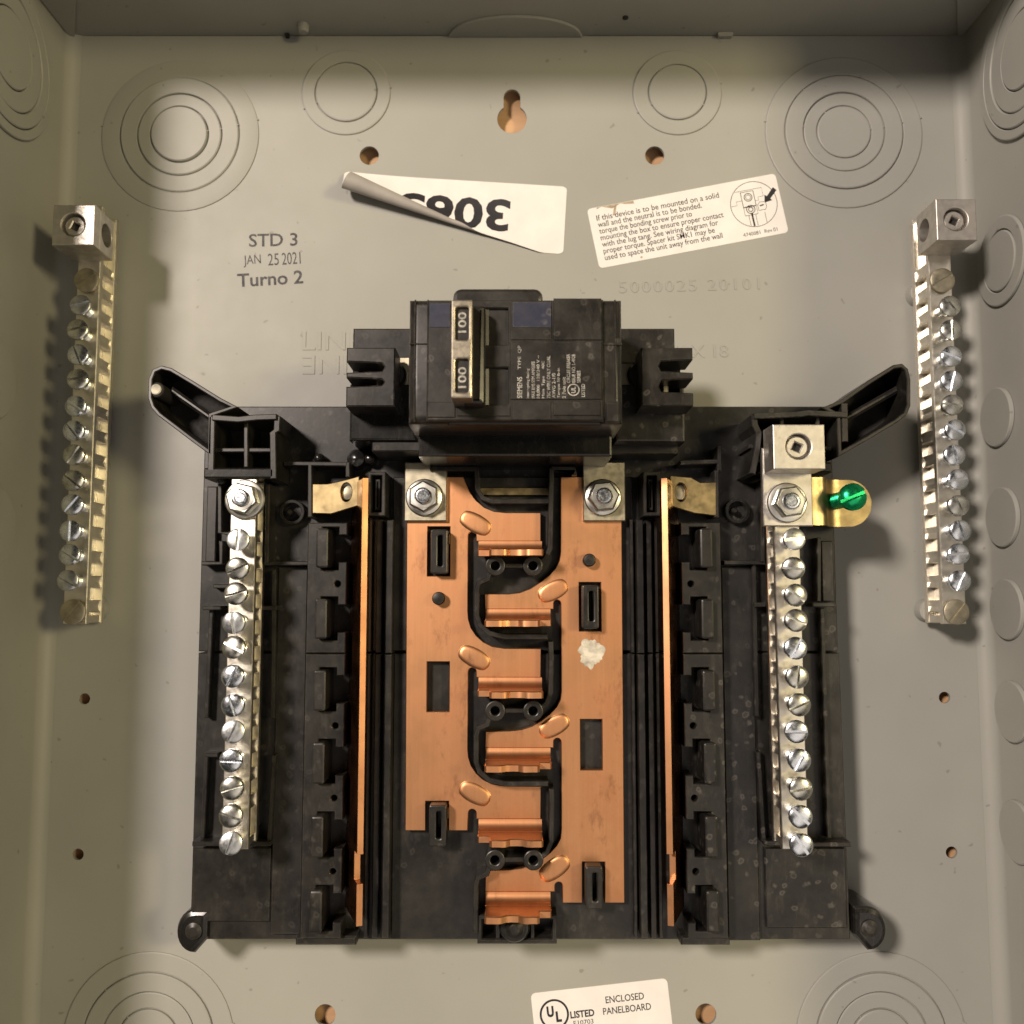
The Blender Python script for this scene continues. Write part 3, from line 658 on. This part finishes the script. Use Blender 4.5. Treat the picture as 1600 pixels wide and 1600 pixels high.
# ================================================================== COPPER BUS BARS
ZC = 27.2
BL = {'L': [16.0, -32.6, -81.8], 'R': [-8.4, -57.2, -106.6]}
def bus(kind):
    if kind == 'L':
        out = WP([(636, 745), (724, 745), (729, 758), (735, 770), (744, 782), (757, 793), (772, 799), (790, 801), (845, 801)], ZC)
        for k in range(3):
            yb_ = BL['L'][k] + 3.4; xr = WX((845, 846, 847)[k], 850, ZC) if False else WX(845, 840 + 220 * k, ZC); xs = WX(744, 850 + 220 * k, ZC); xs2 = WX(731.5, 850 + 220 * k, ZC)
            out += [(xr, yb_), (xs, yb_)]
            ys = yb_ + 2.0; r = (xs - xs2) / 2
            out += [(xs - r + r * math.cos(t), ys - r * 0 + r * math.sin(t)) for t in [math.pi * j / 8 for j in range(9)]]
            if k < 2:
                dyp = 215 * k
                out += WP([(731, 955 + dyp * 1.0), (732, 968 + dyp), (736, 981 + dyp), (744, 993 + dyp), (755, 1003 + dyp), (769, 1010 + dyp), (788, 1013 + dyp), (845.5, 1013.5 + dyp)], ZC)
            else: out += WP([(730.5, 1298)], ZC)
        out += WP([(701, 1298), (701, 1252), (665, 1252), (665, 1298), (633, 1298)], ZC)
        hs = [prect(668, 823, 703, 900, ZC), prect(667, 1034, 702, 1112, ZC)]
        dim = [((720, 805), (766, 830)), ((718, 1015), (764, 1040)), ((719, 1228), (765, 1252))]; post = (685, 935); sh = 1
    else:
        out = WP([(971, 745), (876, 745), (876, 862), (874, 876), (868, 888), (858, 899), (844, 910), (828, 920), (812, 926), (795, 928), (757, 928)], ZC)
        for k in range(3):
            yb_ = BL['R'][k] + 3.4; xl = WX(758, 950 + 220 * k, ZC); xs = WX((865, 865, 867)[k], 950 + 220 * k, ZC); xs2 = WX((876.5, 877, 879)[k], 950 + 220 * k, ZC)
            out += [(xl, yb_), (xs, yb_)]
            r = (xs2 - xs) / 2
            out += [(xs + r - r * math.cos(t), yb_ + 2.0 + r * math.sin(t)) for t in [math.pi * j / 8 for j in range(9)]]
            if k < 2:
                d = 213 * k + (4 if k else 0)
                out += WP([(877, 1080 + d), (875.5, 1093 + d), (870, 1104 + d), (860, 1115 + d), (846, 1126 + d), (831, 1135 + d), (815, 1140 + d), (797, 1142 + d), (758.5, 1143 + d)], ZC)
            else: out += WP([(879, 1411)], ZC)
        out += WP([(910, 1411), (910, 1347), (945, 1347), (945, 1411), (976, 1411)], ZC)
        hs = [prect(905, 910, 939, 986, ZC), prect(907, 1124, 941, 1203, ZC)]
        dim = [((842, 934), (886, 912)), ((844, 1147), (888, 1122)), ((845, 1372), (888, 1342))]; post = (921, 875); sh = -1
    c = W(685 if kind == 'L' else 925, 1050, ZC)
    r = empty('copper_bus_bar', (*c, 23.5))
    tag(r, 'copper bus bar with three stabs, %s' % ('left one of the two interlocking combs' if kind == 'L' else 'right one, with a white paint dab on it'), 'bus bar', 'interlocking copper bus bars')
    obj('bar', plate(out, 24.8, ZC, .22, hs), 'copper', r)
    for k in range(3):
        y_b = BL[kind][k]; xa, xb = (WX(746, 858 + 225 * k, 38), WX(849, 858 + 225 * k, 43)) if kind == 'L' else (WX(757, 960 + 225 * k, 43), WX(862, 960 + 225 * k, 38))
        # stab: fillet sweeping up from the sheet into an upright blade
        t = 2.3; prof = []
        for j in range(7):
            a = math.pi / 2 * j / 6; prof.append((y_b + 3.4 - 3.4 * math.sin(a), ZC + 3.4 - 3.4 * math.cos(a)))
        prof2 = [(y_b + 3.4 - (3.4 + t) * math.sin(a), ZC + 3.4 - (3.4 + t) * math.cos(a)) for a in [math.pi / 2 * j / 6 for j in range(6, -1, -1)]]
        pr = prof + prof2; V = [(x, y, z) for x in (xa, xb) for y, z in pr]; n = len(pr)
        Fc = [(i, (i + 1) % n, n + (i + 1) % n, n + i) for i in range(n)]
        for e in (0, 1):
            for q in tessellate_polygon([[Vector((y, z, 0)) for y, z in pr]]): Fc.append(tuple(i + e * n for i in q))
        z0 = ZC + 3.4; ztop = 42.5; zsh = 36.5; wd_ = xb - xa; sw = 4.2
        bl = [(0, z0), (wd_, z0)]
        prof_top = [(wd_, ztop - .6), (wd_ - .6, ztop), (wd_ * .80, ztop + .2), (wd_ * .74, ztop - .2), (wd_ * .69, ztop - 1.3), (wd_ * .60, ztop - 1.7), (wd_ * .50, ztop - 1.5), (wd_ * .45, ztop - .3), (wd_ * .40, ztop + .25), (wd_ * .28, ztop - .1), (sw + .8, ztop), (sw, ztop - .8), (sw - .2, zsh), (.4, zsh), (0, zsh - .5)]
        bl += prof_top
        if kind == 'R': bl = [(wd_ - a, b) for a, b in bl]
        blade = xf(plate([(xa + a, b) for a, b in bl], 0, t, .3), lambda a, b, c, y_b=y_b, t=t: (a, y_b - t + c, b))
        obj('stab', join((V, Fc), blade), 'copper', r, ang=40)
    for a, b in dim:
        p, q = Vector(W(*a, ZC)), Vector(W(*b, ZC)); d = (q - p); L_ = d.length / 2; m = (p + q) / 2; d.normalize()
        g = []; nn = 24
        prof = [(1.05, .0), (1.0, .12), (.93, .45), (.82, .80), (.62, .97), (.3, 1.0), (0, 1.0)]
        V, Fc = lathe(0, 0, prof, nn, False)
        hw = 3.3
        def mp(x, y, z):
            ax = x * hw + (L_ - hw) * (1 if x > 0.001 else -1 if x < -.001 else 0) * min(1, abs(x) * 1.5); ay = y * hw
            return (m.x + d.x * ax - d.y * ay, m.y + d.y * ax + d.x * ay, ZC - .02 + z * .58)
        obj('pressed_dimple', xf((V, Fc), mp), 'copper', r, ang=70)
    return r
bl_, br_ = bus('L'), bus('R')
cx, cy = W(923, 1020, ZC); rr = random.Random(5)
V = [(cx, cy, ZC + .05)]; na, nr_ = 40, 6
wob = [rr.uniform(-.5, .5) for _ in range(na)]
for i in range(1, nr_ + 1):
    for k in range(na):
        t = 2 * math.pi * k / na; R_ = 4.4 + .5 * math.sin(3 * t + 1) + .35 * math.sin(7 * t) + wob[k] * .8; q = i / nr_
        V.append((cx + R_ * q * math.cos(t), cy + R_ * 1.12 * q * math.sin(t), ZC + (.0 if i == nr_ else .03 + .06 * math.exp(-((q - .72) / .2) ** 2) * rr.uniform(.6, 1))))
Fc = [(0, 1 + k, 1 + (k + 1) % na) for k in range(na)] + [(1 + i * na + k, 1 + i * na + (k + 1) % na, 1 + (i + 1) * na + (k + 1) % na, 1 + (i + 1) * na + k) for i in range(nr_ - 1) for k in range(na)]
obj('white_paint_dab', (V, Fc), 'chalk', br_, ang=70)
# plastic clips and posts of the base that come up through the bars
for q, op in (((669, 825, 702, 899), 0), ((906, 912, 938, 985), 0), ((666, 1256, 700, 1326), 1), ((911, 1352, 944, 1424), 1)):
    z1 = 33.0; r = prect(*q, z1); x0, y0, x1, y1 = r[0][0], r[0][1], r[2][0], r[2][1]; w = x1 - x0
    cl = bp('clip', plate(rrect(x0 + w * .12, y0 + .6, x1 - w * .08, y1 - .5, .8), 23, z1, .5, [rrect(x0 + w * .45, y0 + 3.2, x1 - w * .32, y1 - 2.6, .6)], 2), 'black')
    obj('barb', box(x1 - w * .34, x1 - w * .02, y1 - 5.5, y1 - 2.2, 27.6, z1 - .7, .4), 'black', cl)
for px, py in ((685, 935), (921, 875)):
    c = W(px, py, 31); bp('post', lathe(*c, [(2.35, 23), (2.35, 30.4), (1.9, 31.2), (.8, 31.4)], 20), 'black')
# terminal straps under the breaker, bolted on the bars
for a, par in ((632, bl_), (911, br_)):
    q = prect(a, 722, a + 66, 814, 29.4); st_ = obj('terminal_strap', plate(q, ZC + .03, 29.4, .3), 'plate', par)
    q_ = W(a + (30 if a < 800 else 32), 776, 33); nut(*q_, 29.4, st_, .55 if a < 800 else .1)

# ================================================================== NEUTRAL RAILS (slanting copper strips)
for s, xt, xbm, lab in ((-1, -51.2, -58.4, 'narrow upright copper rail between the left hook column and the bus bars'), (1, 53.2, 60.4, 'narrow upright copper rail between the right hook column and the bus bars')):
    y1_, y0_ = WY(747, 40), WY(1447, 40); ya, yb2 = WY(1335, 40), WY(1381, 40)
    r = tag(empty('copper_rail', (xbm, (y0_ + y1_) / 2, 20)), lab, 'copper rail', 'copper rails beside the bus bars')
    Ls = math.hypot(xt - xbm, 20.0); ux, uz = (xt - xbm) / Ls, 20.0 / Ls; nx, nz = -uz * s, ux * s
    if nz < 0: nx, nz = -nx, -nz
    g = plate([(y0_, 0), (y1_, 0), (y1_, Ls), (ya, Ls), (ya, Ls - 5), (yb2, Ls - 5), (yb2, Ls), (y0_, Ls)], -1.0, 1.0, .25)
    tfr = lambda a, b, c: (xbm + ux * b + nx * c, a, 20.1 + uz * b + nz * c)
    st_ = obj('strip', xf(g, tfr), 'dark_reflect_copper', r)
    for a0, a1, l0 in ((y1_ - .1, ya + .1, Ls), (ya - .1, yb2 + .1, Ls - 5), (yb2 - .1, y0_ + .1, Ls)):
        obj('cut_edge', xf(plate(rect(a1, l0 - .25, a0, l0 + .12), -1.03, 1.03, .1), tfr), 'copper', st_)
    if s < 0: pts, hl_ = [(488, 756), (512, 756), (539, 750), (561, 744), (563, 789), (517, 803), (488, 802)], (541, 769)
    else: pts, hl_ = [(1120, 753), (1094, 754), (1080, 746), (1047, 743), (1046, 790), (1086, 802), (1120, 806)], (1064, 769)
    b = obj('brass_tab', plate(WP(pts, 31), 29.5, 31, .25, [[(W(*hl_, 31)[0] + 2.0 * math.cos(t), W(*hl_, 31)[1] + 3.4 * math.sin(t)) for t in [2 * math.pi * k / 20 for k in range(20)]]]), 'brass', r)
    obj('tab_screw', lathe(*W(*hl_, 30), [(2.6, 27), (2.6, 29), (1.5, 29.3)], 16), 'plate', b)

# ================================================================== NEUTRAL BARS
def neutral(x0, x1, label, left):
    y1_ = WY(748 if left else 800, 38.5); y0_ = WY(1327, 38.5)
    r = tag(empty('neutral_bar', ((x0 + x1) / 2, (y0_ + y1_) / 2, 20)), label, 'neutral bar', 'neutral bars on the plastic base')
    obj('bar', bar_geo(x0, x1, y0_, y1_, 26.0, 38.5, PITCH, -17.5 if left else -6), 'tin', r)
    cx = (x0 + x1) / 2; ys = WY(844, 46)
    for k in range(12): put_screw('terminal_screw', random.choice(SCREWS), cx + random.uniform(-.15, .15), ys - k * PITCH * 1.0, 39 + random.uniform(-.9, .9), r, None, .09)
    for yy_ in (y1_ - 14, (y0_ + y1_) / 2, y0_ + 8): obj('standoff', box(x0 + .8, x1 - .8, yy_ - 4, yy_ + 4, 19.8, 26.2, .2), 'black', r)
    return r
nl = neutral(-98.4, -89.5, 'plated neutral bar topped by a flange nut, left side of the black base', True)
nut(*W(379, 779, 42), 38.5, nl, .8, 7.0)
nr = neutral(91.6, 100.4, 'plated neutral bar with a square lug at its head and a green screw beside it', False)
q = prect(1192, 700, 1269, 822, 41); tp = obj('terminal_plate', plate(q, 38.55, 41, .3), 'alu', nr)
nut(*W(1234, 784, 45), 41, tp, .15, 7.0)
q = prect(1208, 663, 1289, 733, 53); lug(q[0][0], q[1][0], q[0][1], q[2][1], 41.02, 53, nr)
# bonding strap: brass strip that bends down to the back sheet's level, with the green screw
sp = [WX(1258, 783, 38) + 0, WX(1283, 783, 37)]
ya, yb2 = WY(748, 34), WY(822, 34); yc = (ya + yb2) / 2; hw = (ya - yb2) / 2
xe = WX(1362, 783, 31); x_s = WX(1262, 783, 38)
path = [(x_s, 38.4), (x_s + 5.0, 38.3), (x_s + 6.6, 37.6), (x_s + 8.2, 34.5), (x_s + 9.8, 32.0), (x_s + 11.5, 31.0), (x_s + 14, 30.8)]
xk = xe - hw; nseg = 14
for k in range(1, nseg + 1): path.append((max(x_s + 14.1, xk) + (xe - max(x_s + 14.1, xk)) * math.sin(k / nseg * math.pi / 2), 30.8))
V = []; Fc = []
for i, (x, z) in enumerate(path):
    u = max(0, (x - max(x_s + 14, xk)) / (xe - max(x_s + 14, xk))); h_ = hw * math.sqrt(max(.0004, 1 - u * u))
    V += [(x, yc - h_, z), (x, yc + h_, z), (x, yc + h_, z - 1.4), (x, yc - h_, z - 1.4)]
for i in range(len(path) - 1):
    a = 4 * i
    for j in range(4): Fc.append((a + j, a + (j + 1) % 4, a + 4 + (j + 1) % 4, a + 4 + j))
Fc += [(3, 2, 1, 0), tuple(range(len(V) - 4, len(V)))]
bs = obj('bonding_strap', (V, Fc), 'brass', nr, ang=40)
g = inst('bonding_screw', GREEN, (WX(1307, 783, 31), WY(783, 31), 30.8), bs, (.02, .06, .4)); g['label'] = 'green dyed bonding screw'
c = (WX(1307, 783, 31), WY(783, 31)); obj('screw_tip', lathe(*c, [(1.2, 10), (2.4, 12), (2.4, 29.6)], 16), 'green', bs)

# ================================================================== MAIN BREAKER
br = tag(empty('main_breaker', (*W(805, 600, 20), 20)), 'black two pole main breaker with a handle marked 100 twice and small white print', 'circuit breaker')
def k_(name, geo, mat='breaker', parent=br, ang=20): return obj(name, geo, mat, parent, ang=ang)
ZF = 80.0
def hp(*q): return prect(*q, ZF)
yB0 = WY(661, ZF)
body = k_('case', pbox(638, 466, 973, 661, 50, 78.5, 3.0, 0, 5))
q = prect(638, 466, 973, 661, 78.5)
k_('case_foot', plate(rect(q[0][0] + 1, 46.2, q[2][0] - 1, q[2][1] - 3), 20.2, 55, .8, (), 2), 'gloss')
fc = k_('front_cover', plate(hp(668, 469, 942, 657), 78.4, ZF, .35, [hp(757, 481, 794, 539), hp(757, 574, 794, 632)]))
for a, b in ((481, 539), (574, 632)):
    w = hp(757, a, 794, b); x0, y0, x1, y1 = w[0][0], w[0][1], w[2][0], w[2][1]
    V = [(x0 - .5, y0 - .3, 79.2), (x1 - 2.6, y0 - .3, 77.2), (x1 - 2.2, y0 - .3, 72), (x1 + .5, y0 - .3, 72), (x0 - .5, y1 + .3, 79.2), (x1 - 2.6, y1 + .3, 77.2), (x1 - 2.2, y1 + .3, 72), (x1 + .5, y1 + .3, 72)]
    obj('toggle_slide', (V, [(0, 1, 5, 4), (1, 2, 6, 5), (2, 3, 7, 6)]), 'breaker', fc)
for nm, qq, z, mt in (('top_panel', (865, 466, 940, 531), 80.5, 'breaker'), ('print_panel', (797, 534, 940, 624), 80.5, 'breaker'), ('top_panel', (797, 470, 862, 531), 80.35, 'breaker'), ('lower_panel', (800, 627, 861, 656), 80.4, 'breaker'),
                      ('lower_panel', (865, 627, 938, 649), 80.5, 'breaker'), ('lower_panel', (715, 634, 797, 650), 80.45, 'breaker'), ('lower_panel', (668, 628, 711, 652), 80.5, 'breaker')):
    obj(nm, pbox(*qq, ZF - .2, z, .22), mt, fc)
obj('blue_patch', pbox(671, 474, 703, 511, 80, 80.2, .05), 'blue', fc); obj('blue_patch', pbox(801, 472, 861, 511, 80.36, 80.5, .04), 'blue', fc)
for px in (648, 668, 942, 962): k_('case_seam', pbox(px - 1.2, 468, px + 1.2, 658, 78, 78.9, .25))
k_('end_band', pbox(640, 536, 668, 538, 78, 78.9, .2)); k_('end_band', pbox(942, 536, 972, 539, 78, 79.0, .2)); k_('end_band', pbox(946, 627, 968, 660, 78, 79.2, .5))
k_('top_tab', pbox(708, 450, 848, 480, 58, 79.2, 1.2, 2.6, 2))
k_('lower_lip', pbox(700, 652, 940, 664, 66, 77, .8, 0, 2))
# handle tie across both toggles
hd = k_('toggle', pbox(724, 476, 758, 632, 79, 86, 1.6, 1, 2))
q = prect(705, 468, 738, 622, 93); x0, y0, x1, y1 = q[0][0], q[0][1], q[2][0], q[2][1]
wins = [prect(711.5, 479, 732.5, 531, 93), prect(711.5, 560, 732.5, 613, 93)]
ht = k_('handle_tie', plate(rrect(x0, y0, x1, y1, .5), 80.6, 93, .5, [rrect(w[0][0], w[0][1], w[2][0], w[2][1], .8) for w in wins], 2), 'handle')
for w in wins:
    obj('window_floor', plate(w, 81, 91.4, 0), 'breaker', ht)
    tx = text('100', 0, 0, (w[2][1] - w[0][1]) * .62, (w[2][0] - w[0][0]) * .62, 91.46, 0, bold=.012)
    cx_, cy_ = w[2][0] - .8, w[0][1] + (w[2][1] - w[0][1]) * (.16 if w is wins[1] else .26)
    obj('printed_number', xf(tx, lambda a, b, c, X_=cx_, Y_=cy_: (X_ - b, Y_ + a, c)), 'grey_print', ht, False)
# small print, reading upwards
def up(s, px, pya, pyb, hpx):
    a = Vector(W(px, pya, 80.6)); w = WY(pyb, 80.6) - a.y; t = text(s, 0, 0, w, hpx / 5.1, 80.58, 0, bold=.01)
    return xf(t, lambda x, y, z: (a.x - y, a.y + x, z))
rows = [('SIEMENS', 816, 622, 589, 8), ('TYPE  QP', 815, 577, 540, 6), ('Interrupting Rating', 828, 622, 576, 5.5), ('MAX RMS SYM AMPERES', 836, 622, 565, 5.5), ('10,000  120/240 V ~', 844, 622, 555, 5.5), ('Main  Type     40C', 852, 622, 564, 5.5),
        ('75C WIRE ONLY CU/AL', 860, 622, 556, 5.5), ('AWG 2-1/0', 868, 622, 583, 5.5), ('Torque 50 lb-in', 876, 622, 575, 5.5), ('2 Pole unit', 884, 622, 589, 5.5), ('CIRCUIT BREAKER', 891, 598, 553, 5.5), ('ISSUE NO. L-4928', 899, 598, 554, 5.5), ('SERIES', 907, 598, 579, 5.5), ('LISTED', 914, 620, 600, 5.5)]
uc = W(896, 609, 80.6)
pr = [up(*r) for r in rows] + [ribbon(circ(*uc, 1.75, 26), .3, 80.53, 80.58, 0, True), xf(text('UL', -1.0, -.7, 2.0, 1.4, 0, bold=.03), lambda x, y, z: (uc[0] - y, uc[1] + x, 80.58))]
obj('printed_text', join(*pr), 'grey_print', fc, False)
rv = W(903, 660, 74); obj('rivet', xf(lathe(0, 0, [(2.3, 0), (2.3, 1.2), (1.4, 1.9), (.1, 2.0)], 18), lambda x, y, z: (rv[0] + x, rv[1] + .8 - z, 70 + y)), 'copper', body)
for px in (692, 690): pass
# wire terminal covers at both ends
for s in (-1, 1):
    c1 = (541, 543, 617, 635) if s < 0 else (1002, 543, 1083, 634); zc_ = 60
    q = prect(*c1, zc_); x0, y0, x1, y1 = q[0][0], q[0][1], q[2][0], q[2][1]
    sl = [(565, 582), (590, 604)] if s < 0 else [(562, 582), (592, 614)]
    xo_, xn_ = (x0, x1) if s < 0 else (x1, x0); dpt = .78 if s < 0 else .66
    pts = [(xn_, y1), (xo_, y1)]
    for a, b in sl:
        ya_, yb_ = WY(a, zc_), WY(b, zc_); xi_ = xo_ + (xn_ - xo_) * dpt; sg = 1 if s < 0 else -1
        pts += [(xo_, ya_), (xi_ - sg * .8, ya_ - .5), (xi_, (ya_ + yb_) / 2), (xi_ - sg * .8, yb_ + .5), (xo_, yb_)]
    pts += [(xo_, y0), (xn_, y0)]
    cv = k_('terminal_cover', plate(pts, 46, zc_, .45), 'breaker')
    obj('cover_floor', plate(rect(x0 + 1.6, y0 + .8, x1 - 1.6, y1 - .8), 40, 46.0, .3), 'gloss', cv)
    obj('wire_clamp', box(x0 + 8.5, x0 + 10.5, y0 + 5, y1 - 7, 46, 51, .4), 'plate', cv)
    back = (551, 513, 645, 650) if s < 0 else (965, 513, 1055, 650)
    k_('terminal_shelf', pbox(*back, 34, 42, .5), 'breaker'); low_ = (546, 600, 650, 688) if s < 0 else (962, 600, 1070, 690)
    lb = k_('terminal_block', pbox(*low_, 20.2, 46, .8, 0, 2), 'gloss' if s < 0 else 'breaker')
    ld_ = (581, 677, 668, 705) if s < 0 else (950, 684, 1060, 709)
    obj('ledge', pbox(*ld_, 20.4, 44 if s < 0 else 36, .4), 'breaker', lb)
    px = 612 if s < 0 else 1003
    c = W(px, 585, 47); obj('clamp_screw', join(lathe(*c, [(5.0, 41), (5.0, 46), (4.2, 47.2), (.1, 47.6)], 26)), 'black', lb)
    obj('clamp_plate', pbox(*((598, 558, 640, 613) if s < 0 else (966, 568, 1004, 622)), 41.5, 43.6, .3), 'plate', lb)
for o in list(bpy.data.objects):
    if o.type == 'MESH' and o.parent is None and 'kind' not in o and 'category' not in o: print('untagged', o.name)
